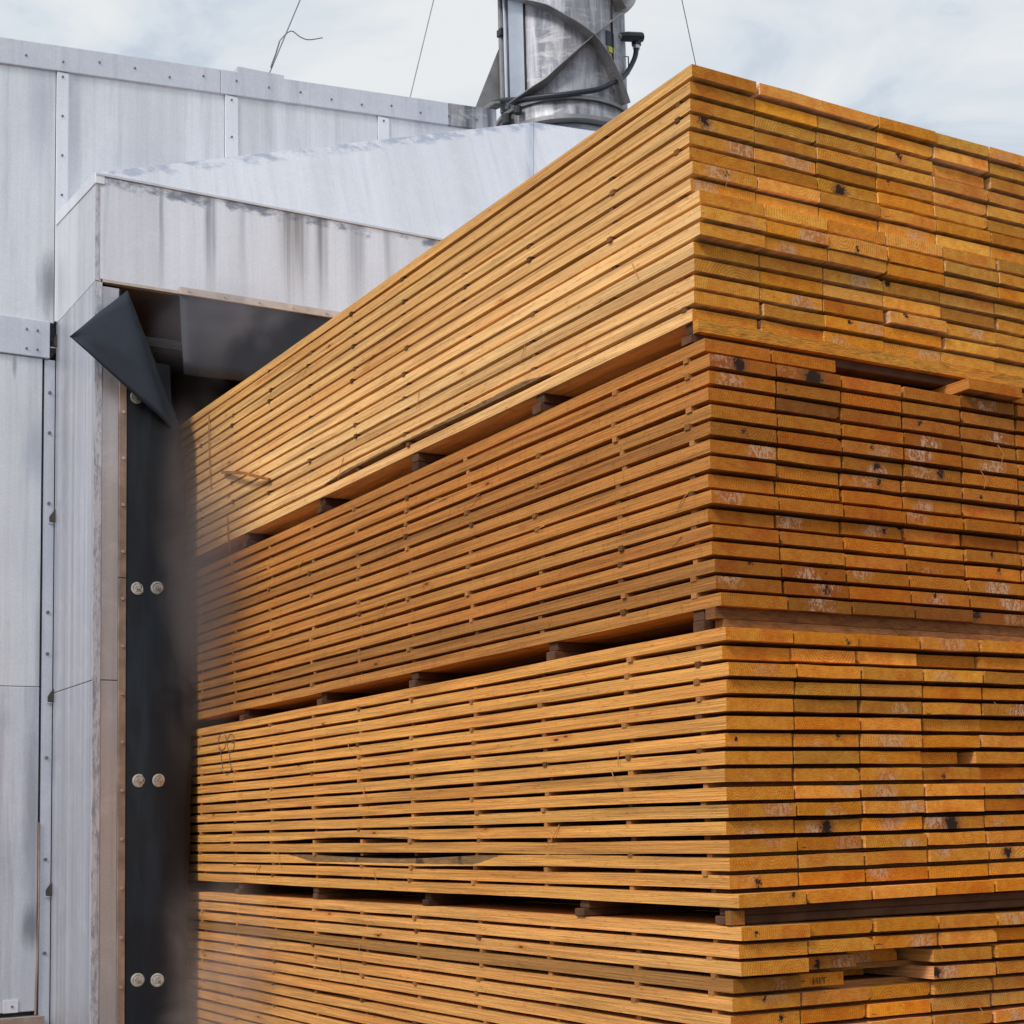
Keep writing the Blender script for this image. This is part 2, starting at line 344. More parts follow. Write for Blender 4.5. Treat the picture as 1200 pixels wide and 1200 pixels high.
INK = simple('marker_ink', (.17, .11, .10), .8)
SEAL = None
def sealant():
    m = NT('smeared_sealant'); v = m.n('ShaderNodeNewGeometry').outputs['Position']
    n = m.noise(m.scale(v, (42, 42, 13)), 1, 5, .75); n2 = m.noise(m.scale(v, (60, 60, 3)), 1, 3, .6)
    c = m.mix(m.ramp(n, [(.46, 0.), (.62, .72)]), (.60, .60, .66), (.20, .22, .29))
    c = m.mix(m.ramp(n2, [(.55, 0.), (.7, .6)]), c, (.25, .25, .3))
    m.bump(n, .4, .006); return m.done(c, .6, .3)
SEAL = sealant()
def rubber(name, col, blue=0.):
    m = NT(name); v = m.n('ShaderNodeNewGeometry').outputs['Position']
    n = m.noise(v, 3.5, 5, .65, .5); f = m.noise(v, 240, 2, .5); dr = m.noise(m.scale(v, (9, 9, 1.2)), 1, 4, .6)
    c = m.mix(m.ramp(n, [(.35, 0.), (.7, .5)]), col, tuple(q*1.8+.003 for q in col))
    c = m.mix(m.ramp(dr, [(.50, 0.), (.72, .65)]), c, (.022, .036, .050))  # lighter bluish patches paint a hazy sheen into the rubber
    m.bump(m.math('ADD', m.math('MULTIPLY', f, .15), n), .3, .01)
    return m.done(c, .52, 0, .32)
RUB = rubber('black_rubber_sheet', (.007, .009, .014))
RUBF = rubber('slate_rubber_face', (.024, .033, .050))

# ------------------------------------------------------------------ the ground
def ground_mat():
    m = NT('yard_asphalt'); v = m.n('ShaderNodeNewGeometry').outputs['Position']
    a = m.noise(v, 1.1, 5, .6); b = m.noise(v, 90, 3, .6)
    c = m.mix(a, (.045, .045, .047), (.10, .095, .09)); c = m.mix(1., c, m.ramp(b, [(.3, .7), (.7, 1.3)]), 'MULTIPLY')
    m.bump(b, .5, .01); return m.done(c, .88)
MB().face([(-600, -600, 0), (600, -600, 0), (600, 600, 0), (-600, 600, 0)]).build('ground', ground_mat(), kind='structure')

# ------------------------------------------------------------------ lumber packs
L_BOARD = 6.2; T = .0367; BW = .2500; NC = 9
# setback of the corner board's end in every layer, pack by pack
SET = [[.063, .077, .083, .086, .092, .091, .08, .09, .055, .049, .056, .089, .09, .095, .095, .108],
       [.054, .035, .04, .043, .04, .043, .049, .052, .065, .048, .071, .054, .057, .049, .049, .028],
       [.006, .028, -.001, .014, .017, .02, .03, .033, .038, .032, .029, .044, .031, .032, .035, .001],
       [.001, .014, .011, .016, .051, .058, .050, .046, .043, .036, .04, .05, .045, .058, .05, .054]]
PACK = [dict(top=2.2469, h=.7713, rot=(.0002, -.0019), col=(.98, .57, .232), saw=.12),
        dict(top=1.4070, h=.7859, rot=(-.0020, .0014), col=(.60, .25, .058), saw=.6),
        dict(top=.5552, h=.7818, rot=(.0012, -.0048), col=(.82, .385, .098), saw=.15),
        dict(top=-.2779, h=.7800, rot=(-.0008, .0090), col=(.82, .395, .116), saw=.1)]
LAB = ['topmost lumber pack of pale boards, its upper edge against the sky',
       'second lumber pack from the top, darker orange boards with dark knots at the near corner',
       'third lumber pack from the top, honey boards with pale resin patches on their ends',
       'lowest lumber pack, cut by the bottom edge, one row with broken short ends']
EMPT = {(1, 0, 2), (1, 0, 3)}                                # boards missing from a row
# specials: (pack, layer, column) -> (knot_x, knot_z, knot_r, resin, colour factor)
SPEC = {(0, 3, 0): (.055, .03, .020, .9, .95), (0, 4, 0): (0, 0, 0, .9, 1), (0, 6, 0): (.13, .02, .006, .8, .95), (0, 5, 2): (.09, .008, .026, .9, .85), (0, 9, 2): (.12, .01, .006, 0, 1.05),
        (0, 14, 2): (.10, .03, .006, .5, 1.1), (0, 15, 2): (0, 0, 0, .9, 1.1), (0, 2, 3): (.10, .03, .010, .2, .95), (0, 4, 3): (.05, .03, .005, .3, 1), (0, 1, 2): (0, 0, 0, 0, 1.0),
        (0, 11, 3): (.02, .03, .010, 0, 1), (0, 13, 3): (.07, .03, .006, .3, 1), (0, 15, 4): (0, 0, 0, .95, 1), (0, 12, 0): (0, 0, 0, .55, .8), (0, 15, 3): (0, 0, 0, .6, 1), (0, 9, 0): (0, 0, 0, .3, 1.12), (0, 10, 1): (0, 0, 0, .9, 1),
        (0, 7, 0): (0, 0, 0, .8, 1), (0, 4, 1): (0, 0, 0, .95, 1), (0, 13, 4): (0, 0, 0, .7, 1),
        (1, 1, 0): (.11, .018, .026, .5, .9), (1, 1, 1): (.14, .012, .038, .2, .8), (1, 3, 1): (0, 0, 0, 0, .42), (1, 5, 0): (.125, .02, .008, 0, .75), (1, 3, 3): (.07, .03, .008, 0, .8),
        (1, 5, 2): (.12, .03, .006, .4, .8), (1, 6, 2): (.14, .02, .012, .95, .75), (1, 7, 2): (.16, .02, .008, .4, .9), (1, 6, 3): (.16, .02, .014, .6, .85), (1, 8, 3): (0, 0, 0, .95, 1), (1, 10, 1): (0, 0, 0, .9, 1),
        (1, 12, 3): (0, 0, 0, .95, 1), (1, 10, 2): (.18, .02, .006, .6, .95), (1, 13, 1): (.17, .02, .004, .9, .8), (1, 14, 1): (.16, .02, .012, .9, .7), (1, 14, 0): (0, 0, 0, .5, .7), (1, 13, 0): (.13, .03, .006, 0, .72), (1, 15, 1): (0, 0, 0, .6, .6),
        (1, 13, 4): (0, 0, 0, .95, 1), (1, 14, 4): (0, 0, 0, .8, 1), (1, 14, 3): (.1, .03, .005, .6, 1), (1, 15, 2): (.1, 0, 0, 0, .5), (1, 15, 3): (.1, 0, 0, 0, .45), (1, 15, 4): (.02, .03, .02, .3, .5),
        (2, 0, 1): (.21, .01, .008, 0, 1), (2, 0, 3): (0, 0, 0, .5, .85), (2, 6, 1): (.17, .03, .008, .4, 1), (2, 6, 2): (0, 0, 0, .85, 1), (2, 8, 0): (0, 0, 0, 1., .9), (2, 8, 1): (0, 0, 0, 1., .95), (2, 8, 2): (0, 0, 0, 1., 1), (2, 7, 2): (0, 0, 0, .95, 1),
        (2, 9, 2): (0, 0, 0, .8, .95), (2, 10, 2): (0, 0, 0, .7, 1), (2, 10, 1): (0, 0, 0, .6, 1), (2, 11, 1): (.12, .015, .022, 1., .9), (2, 11, 3): (.11, .015, .03, 1., .8), (2, 11, 4): (.0, 0, 0, .9, .9), (2, 12, 2): (0, 0, 0, .9, 1), (2, 10, 0): (0, 0, 0, .6, .9), (2, 12, 0): (0, 0, 0, .5, .85), (2, 12, 1): (0, 0, 0, .3, .8),
        (2, 13, 3): (0, 0, 0, .9, 1.0), (2, 13, 4): (.08, .02, .02, .9, 1), (2, 14, 2): (0, 0, 0, .7, .95), (2, 15, 0): (.20, .025, .007, .2, .95), (2, 4, 1): (0, 0, 0, 0, .68), (2, 4, 3): (0, 0, 0, .1, 1), (2, 2, 0): (0, 0, 0, .2, 1.1), (2, 14, 0): (.10, .015, .010, .3, .95),
        (3, 1, 2): (0, 0, 0, .7, 1), (3, 0, 0): (.05, .015, .005, 0, 1.05), (3, 0, 4): (0, 0, 0, .6, 1), (3, 3, 3): (.01, .02, .018, .9, 1), (3, 3, 0): (0, 0, 0, .2, .5), (3, 2, 1): (.08, .015, .012, .6, .75), (3, 4, 0): (.12, .03, .006, .4, .95)}
PUSH = {(3, 2, 1): .05, (3, 2, 2): .12, (3, 3, 0): .03, (3, 3, 1): .045, (3, 3, 2): .26, (3, 3, 3): .0, (2, 5, 3): .015, (2, 7, 3): .06, (2, 5, 4): .03, (2, 8, 4): .05, (1, 0, 4): -.05, (1, 0, 0): 0, (0, 13, 3): -.01, (3, 1, 4): .03}
WID = {(3, 2, 1): .215, (3, 3, 1): .165, (3, 3, 2): .23, (3, 4, 1): .262, (3, 2, 2): .20, (3, 3, 3): .26, (2, 7, 3): .20}

def edge_mesh(p, i, rng):                                     # corner-column board: subdivided so that it can bow and wane
    n = 30; b = MB(); ys = [L_BOARD*k/n*(1.0 if k > 6 else 1.0) for k in range(n+1)]
    amp = [.0007, .0009, .0012, .0011][p]
    ph = rng.uniform(0, 6); ph2 = rng.uniform(0, 6); side = rng.uniform(-.0015, .0015)
    wane = {(0, 14): (1.2, 2.7, .012, 0), (2, 13): (1.45, 3.0, .015, 1), (2, 11): (1.9, 3.2, .012, 0), (3, 8): (2.3, 3.1, .009, 1)}.get((p, i))
    wane2 = None
    for k, y in enumerate(ys):
        dz = amp*(math.sin(y*2.1+ph)+.6*math.sin(y*5.3+ph2)) + rng.uniform(-.0006, .0006)
        if p == 2 and i == 13: dz += .0075*math.exp(-((y-1.0)/.5)**2)-.003*math.exp(-((y-2.1)/.4)**2)
        if p == 2 and i == 12: dz += -.0045*math.exp(-((y-1.0)/.5)**2)
        dx = .0016*math.sin(y*1.3+ph2)+side+rng.uniform(-.0005, .0005)
        dzt = dz; dzb = dz; cx = 0
        for w in (wane, wane2):
            if w and w[0] < y < w[1]:
                a = math.sin(math.pi*(y-w[0])/(w[1]-w[0]))*w[2]
                if w[3]: dzt -= a*.7; cx = a*.5
                else: dzb += a*.9
        b.v += [(dx, y, dzb), (dx+cx, y, T+dzt), (BW, y, T+dz), (BW, y, dz)]
    for k in range(n):
        o = k*4
        for j in range(4):
            q = (j+1) % 4; b.f.append((o+j, o+q, o+4+q, o+4+j)); b.m.append(0)
    b.f.append((3, 2, 1, 0)); b.m.append(1); b.f.append(tuple(n*4+j for j in range(4))); b.m.append(1)
    return b.mesh('board', [WS, WE])
def inner_mesh(kind):                                          # boards seen only by their ends: slightly different cross-sections
    rng = random.Random(kind*17+3); w = BW; t = T
    P = [(0, 0), (w, 0), (w, t), (0, t)]
    if kind == 1: P = [(0, .001), (w*.5, -.0012), (w, .0008), (w, t+.0008), (w*.5, t-.0012), (0, t+.001)]
    if kind == 2: P = [(0, -.001), (w*.5, .0012), (w, -.001), (w, t-.001), (w*.5, t+.0014), (0, t-.001)]
    if kind == 3: P = [(0, 0), (w-.012, 0), (w, .010), (w, t), (0, t)]
    if kind == 4: P = [(0, 0), (w, 0), (w, t-.016), (w-.006, t-.006), (w-.020, t), (0, t)]
    if kind == 5: P = [(0, 0), (w, -.0015), (w, t-.0015), (0, t)]
    if kind == 6: P = [(.0, .012), (.010, 0), (w, 0), (w, t), (0, t)]
    b = MB(); n = len(P); sk = rng.uniform(-.004, .004)
    b.v = [(x, sk*x/w, z) for x, z in P] + [(x, L_BOARD, z) for x, z in P]
    b.f = [tuple(range(n)), tuple(range(2*n-1, n-1, -1))]+[(i, n+i, n+(i+1) % n, (i+1) % n) for i in range(n)]; b.m = [1, 1]+[0]*n
    return b.mesh('board', [WS, WE])
INNER = [inner_mesh(k) for k in range(7)]
def sticker_mesh(): return MB().box(-.004, BW*NC+.05, -.0115, .0115, 0, 1.).mesh('sticker', STK)
STM = sticker_mesh()
YS = [.145, .515, 1.0, 1.475, 1.965, 2.435, 2.91, 3.39, 3.87, 4.35]
for p, pk in enumerate(PACK):
    rng = random.Random(100+p)
    z0 = EYE+pk['top']-pk['h']
    root = empty('lumber_pack', (0, 0, z0), (pk['rot'][0], pk['rot'][1], 0), label=LAB[p], cat='lumber pack', group='sticker-stacked lumber packs in one tall stack')
    pitch_ = (pk['h']-T)/15
    for i in range(16):
        zl = (15-i)*pitch_
        xo = 0.
        shift = rng.uniform(-.003, .004)
        for c in range(NC):
            w = WID.get((p, i, c), BW*rng.uniform(.970, .982))
            if (p, i, c) not in EMPT:
                me = edge_mesh(p, i, rng) if c == 0 else INNER[rng.choice([0, 0, 0, 0, 0, 0, 0, 1, 1, 2, 2, 5, 5, 0, 1, 3, 4, 6] if p < 3 else [0, 1, 2, 5, 3, 4])]
                o = bpy.data.objects.new('board', me); C.objects.link(o); o.parent = root
                sb = SET[p][i]
                if c: sb += rng.gauss(0, .0013) + (.0 if rng.random() > .03 else rng.uniform(.005, .014)) - (SET[p][i]-sum(SET[p])/16)*.25*min(c, 3)/3
                sb += PUSH.get((p, i, c), 0)
                x0 = shift*.4 if c == 0 else xo
                o.location = (x0, sb, zl+(rng.uniform(-.0006, .0012) if c else 0))
                o.scale = (w/BW, 1, rng.uniform(.96, 1.0) if c else 1)
                if (p, i, c) in ((0, 9, 2), (0, 9, 3)): o.scale = (w/BW, 1, 1.22); o.location.z -= .006
                k = SPEC.get((p, i, c))
                f = rng.gauss(1.03, .16) if c else rng.gauss(1, .035)
                if c and rng.random() < .13: f *= .78
                if k: f = k[4]*rng.uniform(.97, 1.03)
                hue = rng.gauss(0, .05) if c else rng.gauss(-.01, .018)
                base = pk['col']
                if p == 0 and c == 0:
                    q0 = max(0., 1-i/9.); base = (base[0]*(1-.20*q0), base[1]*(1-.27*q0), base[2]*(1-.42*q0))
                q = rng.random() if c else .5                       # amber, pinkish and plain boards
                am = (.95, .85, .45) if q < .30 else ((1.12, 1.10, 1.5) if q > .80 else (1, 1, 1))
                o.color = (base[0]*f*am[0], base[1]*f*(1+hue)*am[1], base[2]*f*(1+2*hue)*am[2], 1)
                bk = {(0, 14, 0): (.75, 2.75, .020, 0.), (2, 13, 0): (1.25, 3.2, .006, 1.), (2, 11, 0): (1.8, 3.2, .012, 0.)}.get((p, i, c), (9., 9.1, 0., 0.))
                o['bark_from'], o['bark_to'], o['bark_height'], o['bark_top'] = bk
                o['end_brown'] = (1. if p == 0 else .25)*rng.uniform(.4, 1.)
                o['seed'] = rng.random(); o['saw'] = pk['saw']*rng.uniform(.5, 1.1)
                o['knot_x'], o['knot_z'], o['knot_r'] = (float(k[0]), float(k[1]), float(k[2])) if k else (0., 0., 0.)
                if not k and rng.random() < .03: o['knot_x'], o['knot_z'], o['knot_r'] = rng.uniform(.03, .2), rng.uniform(.005, .035), rng.uniform(.003, .008)
                o['resin'] = float(k[3]) if k else (rng.uniform(.5, 1.) if rng.random() < .09 else 0.)
            gap = rng.uniform(.004, .0075)+(0 if p else -.002) if rng.random() > .07 else rng.uniform(.010, .020)
            if (p, i, c) in ((3, 2, 1),): gap = .035
            if (p, i, c) in ((2, 5, 2), (2, 7, 3), (0, 13, 2), (0, 14, 3), (0, 12, 4)): gap = .022
            xo += w+gap+(shift if c == 0 else 0)
            xo += ((c+1)*(.2555 if p else .2505)-xo)*.55 if gap < .009 else 0
    gapz = pitch_-T
    for i in range(15):
        for y in YS:
            o = bpy.data.objects.new('sticker', STM); C.objects.link(o); o.parent = root
            o.location = (rng.choice([-.002, .0, .003, .006, .010, .016, .022]), y+(rng.gauss(0, .012) if y > .2 else rng.uniform(-.012, .010)), (14-i)*pitch_+T-.0015); o.scale = (1, rng.uniform(.85, 1.15), gapz+.003)
            d = rng.choice([.7, 1.2, 1.6, 2.0, 2.4]) if p != 0 else rng.choice([.5, .6, .9, 1.2])
            if p == 0 and rng.random() < .3: o.location.x = .03
            o.color = (d*1.1, d*.95, d*.75, 1)

# slivers hanging from the sawn edges
for p, root in enumerate([o for o in bpy.data.objects if o.name.startswith('lumber_pack')]):
    rg = random.Random(50+p)
    for k in range(9):
        y = rg.uniform(.1, 3.6); z = rg.uniform(.05, .74); ln = rg.uniform(.03, .11); an = rg.uniform(-.9, .9) if rg.random() < .6 else rg.uniform(1.2, 1.7)
        q = [(-.002, y, z), (-.010, y+ln*.5*math.sin(an), z-ln*.5*math.cos(an)), (-.006-rg.uniform(0, .012), y+ln*math.sin(an), z-ln*math.cos(an)*.95)]
        o = MB().tube(q, [.0017, .0014, .0008], 4).build('sliver', STK, root); o.color = (2.6, 2.5, 2.0, 1)
    for k in range(2):
        x = rg.uniform(.1, 1.4); z = rg.uniform(.05, .74); ln = rg.uniform(.02, .06)
        o = MB().tube([(x, -.0, z), (x+ln*.3, -.006+.0, z-ln*.5), (x+ln*.2, .0, z-ln)], [.0013, .001, .0006], 4).build('sliver', STK, root); o.location.y = sum(SET[p])/16-.004; o.color = (3.2, 3., 2.4, 1)

# a scribble of marker loops on the third pack, near the kiln door
p3 = [o for o in bpy.data.objects if o.name.startswith('lumber_pack')][2]
def loops(cy, cz, ry, rz, tail):
    pts = [(-.004, cy+ry*math.cos(a), cz+rz*math.sin(a)) for a in [2*math.pi*k/16 for k in range(17)]]
    m = MB().tube(pts, .0015, 5, cap=False)
    m.tube([(-.004, cy+ry*.6, cz-rz*.7), (-.004, cy+ry*.2, cz-rz*2.0), (-.004, cy-ry*.1, cz-rz*3.1)], .0018, 5)
    return m
zb = -(PACK[2]['top']-PACK[2]['h'])
mk = loops(4.02, .47+zb, .055, .045, 0)
for s in (loops(3.90, .455+zb, .05, .045, 0),):
    b = len(mk.v); mk.v += s.v; mk.f += [tuple(i+b for i in f) for f in s.f]; mk.m += s.m
mk.tube([(-.004, 4.05, .33+zb), (-.004, 3.96, .30+zb), (-.004, 3.88, .33+zb)], .0018, 5)
mk.build('marker_scribble', INK, p3)
# three pencilled letters on a board end of the lowest pack
p4 = [o for o in bpy.data.objects if o.name.startswith('lumber_pack')][3]
def letter_marks():
    m = MB(); y = .0565; x0 = .30; z = (15-3)*((.78-T)/15)+.008; h = .018
    def st(a, b): m.tube([(x0+a[0], y, z+a[1]*h), (x0+b[0], y, z+b[1]*h)], .0014, 4)
    st((0, 0), (0, 1)); st((.014, 0), (.014, 1)); st((0, .5), (.014, .5)); st((.024, 0), (.024, 1)); st((.040, 0), (.040, 1)); st((.031, .95), (.050, .95))
    return m
letter_marks().build('letters', BLACKP, p4)

# bearers between the packs
GAPS = [(PACK[0]['top']-PACK[0]['h'], PACK[1]['top'], [.13, .977, 1.90, 2.81, 3.72], 'topmost and second pack'),
        (PACK[1]['top']-PACK[1]['h'], PACK[2]['top'], [.14, .94, 1.95, 2.83, 3.76], 'second and third pack'),
        (PACK[2]['top']-PACK[2]['h'], PACK[3]['top'], [.09, .80, 1.89, 2.91, 3.85], 'third and lowest pack')]
ORD = ['at the near corner', 'second from the near corner', 'third from the near corner', 'fourth from the near corner', 'fifth and nearest the door']
for g, (zt, zbm, ys, nm) in enumerate(GAPS):
    h = zt-zbm
    for k, y in enumerate(ys):
        t = empty('bearer', (0, y, EYE+zbm), label=f'dark bearer between {nm}, {ORD[k]}', cat='bearer', group='timber bearers between the lumber packs')
        rg = random.Random(g*10+k)
        w = .052
        for s in (0, 1):
            m = MB(); xo = rg.uniform(-.006, .008)+(.012 if s else 0)
            a, b = (0.0005, h*.5) if s == 0 else (h*.5+.0005, h-.0008)
            yo = rg.uniform(-.008, .008)
            m.box(xo, BW*NC, -w/2+yo, w/2+yo, a, b)
            o = m.build('timber', BEAR, t, bevel=.004); d = rg.uniform(.6, 1.3); o.color = (d, d, d, 1)
        if k == 0:
            # end piece lying crosswise right behind the end faces
            if g == 0:
                o = MB().box(.002, BW*NC, -.045, -.020, h*.42, h-.001).build('end_plank', WS, t, label='honey coloured plank along the end of the pack'); o.color = (.70, .30, .035, 1); o['seed'] = .3; o['saw'] = 0.
                o2 = MB().box(-.004, .07, -.018, .03, .004, h*.40).build('end_block', BEAR, t); o2.color = (1.3, 1.2, 1.3, 1)
            if g == 1:
                o = MB().box(.0, BW*NC, -.085, -.040, h*.48, h-.001).build('end_plank', WS, t, label='brown plank along the end of the pack'); o.color = (.25, .10, .032, 1); o['seed'] = .7; o['saw'] = 0.
                o = MB().box(.03, BW*NC, -.085, -.045, .002, h*.46).build('end_plank', WS, t); o.color = (.34, .15, .05, 1); o['seed'] = .2; o['saw'] = 0.
            if g == 2:
                o = MB().box(.0, .05, -.050, -.028, .002, h*.8).build('end_block', WE, t); o.color = (.42, .22, .12, 1); o['seed'] = .4
                o = MB().box(.052, BW*NC, -.010, -.004, .002, h-.002).build('end_plank', WS, t); o.color = (.22, .10, .04, 1); o['seed'] = .9; o['saw'] = 0.

# loose sticks caught on the side of the stack
o = MB().tube([(-.012, 3.985, 1.838+EYE), (-.05, 3.6, 1.75+EYE), (-.012, 3.361, 1.671+EYE)], [.011, .010, .009], 4).build('loose_stick', STK, label='thin reddish stick jutting out of the side of the topmost lumber pack near the door', cat='stick'); o.color = (1.9, 1.5, 1.1, 1)
for (y, za, zb_, lb) in ((4.20, 2.19, 1.79, 'thin splinter hanging upright on the topmost pack beside the curtain'), (3.93, 1.60, 1.42, 'short upright splinter at the foot of the topmost pack beside the curtain'), (1.28, .39, .28, None)):
    if lb is None: continue
    o = MB().tube([(-.008, y, za+EYE), (-.011, y-.01, (za+zb_)/2+EYE), (-.008, y-.03, zb_+EYE)], .0035, 4).build('splinter', STK, label=lb, cat='splinter', group='splinters on the side of the stack'); o.color = (2.2, 2., 1.6, 1)

# kiln cart under the stack and its rails
t = empty('kiln_cart', (0, 0, 0), label='steel kiln cart carrying the whole lumber stack', cat='cart')
cz = EYE+PACK[3]['top']-PACK[3]['h']
for k, y in enumerate((.3, 1.6, 2.9, 4.2, 5.5)): MB().box(-.02, 2.28, y-.06, y+.06, cz-.12, cz-.002).build('crossbeam', STEEL_FIN, t, bevel=.006)
for xx in (.3, 1.95):
    MB().box(xx-.06, xx+.06, .05, 6.2, cz-.30, cz-.122).build('side_beam', STEEL_FIN, t, bevel=.006)
    for y in (.5, 2.3, 4.1, 5.8): MB().tube([(xx-.04, y, .26), (xx+.04, y, .26)], .15, 20).build('wheel', STEEL_FIN, t)
for k, xx in enumerate((.3, 1.95)):
    MB().box(xx-.035, xx+.035, -12, 14, .09, .105).box(xx-.012, xx+.012, -12, 14, .02, .0895).box(xx-.06, xx+.06, -12, 14, .004, .0195).build('rail', STEEL_FIN, label=('left' if k == 0 else 'right')+' steel rail of the kiln track under the stack', cat='rail', group='kiln track rails')

# ------------------------------------------------------------------ the kiln building
FY = 4.40; BY = 5.18; LX = -.5517; Z = EYE
K = empty('kiln_building', (-1, 5.2, 0), label='aluminium clad drying kiln with a boxed canopy over its doorway', cat='building')
def kp(mb, name, mat, **k):
    o = mb.build(name, mat, K, **k); o.matrix_parent_inverse = K.matrix_world.inverted() if False else Matrix.Translation((1, -5.2, 0)); return o
def slope(x): return 4.580+.0870*x                              # top of the wall
# upper wall panels either side of the battens
edges = [-3.2, -.565, .449, 1.476, 2.36]
for a, b in zip(edges, edges[1:]):
    m = MB(); zb = 2.8925 if b <= -.5 else 2.95
    m.prism([(a+.002, BY, zb+Z), (b-.002, BY, zb+Z), (b-.002, BY, slope(b)-.13+Z), (a+.002, BY, slope(a)-.13+Z)], (0, .06, 0))
    kp(m, 'wall_panel', ALU_UP)
# flashing along the top, in lengths
fe = [-3.2, -.9, .36+.0, .42, 1.98, 3.4, 6.2]
kp(MB().box(2.362, 6.2, BY, BY+.06, 2.95+Z, 4.45+Z), 'wall_panel', ALU_UP)
fe = [-3.2, .42, 1.99, 2.355]
for a, b in zip(fe, fe[1:]):
    m = MB(); y0 = BY-.018
    m.prism([(a+.001, y0, slope(a)-.152+Z), (b-.001, y0, slope(b)-.152+Z), (b-.001, y0, slope(b)+Z), (a+.001, y0, slope(a)+Z)], (0, .1, 0))
    kp(m, 'top_flashing', ALU_BAND if a < 1.9 else STEEL, bevel=.003)
SC = MB()
def screw(x, y, z, r=.0065, ny=-1, nx=0):
    if nx: SC.tube([(x, y, z), (x-.006, y, z)], r, 7)
    else: SC.tube([(x, y, z), (x, y-.006, z)], r, 7)
xq = -3.1
while xq < 2.25: screw(xq+.05, BY-.018, slope(xq)-.075+Z+R.uniform(-.02, .02)); xq += .21
for (a, b, zb) in ((-.5638, -.4955, 2.9), (.449, .5315, 3.55), (1.476, 1.556, 3.8)):
    xm = (a+b)/2
    kp(MB().box(a, b, BY-.012, BY-.0005, zb+Z, slope(a)-.153+Z), 'batten', ALU_LIGHT, bevel=.002)
    zz = slope(a)-.18
    while zz > zb+.05: screw(xm, BY-.012, zz+Z); zz -= .235
# lower wall: band, panels, vertical strip
kp(MB().box(-3.2, LX-.04, BY-.022, BY+.06, 2.680+Z, 2.8915+Z), 'wall_band', ALU_BAND, bevel=.003)
for x_ in (-.72, -.66, -1.35, -1.29, -2.1, -2.04):
    for z_ in (2.83, 2.72): screw(x_, BY-.022, z_+Z, .007)
kp(MB().box(-1.9, -.627, BY-.004, BY+.05, .8370+Z, 2.679+Z), 'lower_wall_panel', ALU, bevel=.003)
kp(MB().box(-1.9, -.627, BY-.004, BY+.05, -.900+Z, .8345+Z), 'lower_wall_panel', ALU_LOW, bevel=.003, label='lower panel streaked blue grey')
kp(MB().box(-3.2, -1.905, BY-.004, BY+.05, -.900+Z, 2.679+Z), 'lower_wall_panel', ALU)
kp(MB().box(-.614, LX-.002, BY+.004, BY+.05, -.98+Z, 2.679+Z), 'bolted_strip', ALU_BAND, bevel=.002)
kp(MB().box(-.6265, -.6145, BY+.028, BY+.05, -.98+Z, 2.679+Z), 'open_joint', DARKIN)
for z_ in (2.49, 2.26, 1.86, 1.25, 1.02, .45, -.1, -.6): screw(-.583, BY+.004, z_+Z, .010)
for z_ in (2.80, 1.80, .80, -.25):                               # dark gaps where brackets pull the strip away
    m = MB().prism([(-.5525, BY-.022, z_-.045+Z), (-.5525, BY-.022, z_+.025+Z), (-.580, BY+.003, z_-.015+Z), (-.580, BY+.003, z_-.045+Z)], (0, .02, 0)); kp(m, 'bracket_gap', DARKIN)
    kp(MB().box(-.585, -.5525, BY-.006, BY+.003, z_-.053+Z, z_-.047+Z), 'bracket', ALU_BAND)
kp(MB().tube([(-.622, BY-.006, .1+Z), (-.619, BY-.008, -.4+Z), (-.632, BY-.006, -.92+Z)], .006, 6), 'rusty_rod', GALV)
kp(MB().box(-3.2, -.640, BY-.012, BY-.0045, -.905+Z, -.82+Z).box(-.75, -.70, BY-.014, BY-.0125, -.9+Z, -.82+Z) if False else MB().box(-.80, -.725, BY-.012, BY-.0045, -.900+Z, -.835+Z), 'patch_plate', ALU_LIGHT)
screw(-.755, BY-.012, -.868+Z)
kp(MB().box(-3.2, -.60, BY-.06, BY+.3, 0.0, -.925+Z), 'plinth', CONC, bevel=.01)
kp(MB().box(-3.2, -.60, BY-.075, BY-.0605, -.98+Z, -.923+Z), 'rusty_angle', GALV)
# canopy side (left)
def sidebox(z0, z1, mat, name, y0=FY+.004, th=.03):
    kp(MB().box(LX, LX+th, y0, BY-.001, z0+Z, z1+Z), name, mat, bevel=.002)
kp(MB().prism([(LX, FY+.004, 2.893+Z), (LX, BY-.001, 2.893+Z), (LX, BY-.001, 3.480+Z), (LX, FY+.004, 3.435+Z)], (.03, 0, 0)), 'canopy_side_panel', ALU, bevel=.002)
# sloping cap over the side panel
kp(MB().prism([(LX-.006, FY-.008, 3.418+Z), (LX-.006, BY-.002, 3.466+Z), (LX-.006, BY-.002, 3.535+Z), (LX-.006, FY-.008, 3.478+Z)], (.05, 0, 0)), 'canopy_cap', ALU_LIGHT, bevel=.003)
sidebox(.806, 2.890, ALU_JAMB, 'jamb_side_panel'); sidebox(-1.74, .802, ALU_JAMB, 'jamb_side_panel')
kp(MB().box(LX+.004, LX+.03, FY+.01, BY-.002, .8021+Z, .8059+Z), 'seam', DARKIN)
kp(MB().box(LX+.004, LX+.03, FY+.01, BY-.002, 2.8901+Z, 2.8929+Z), 'seam', DARKIN)
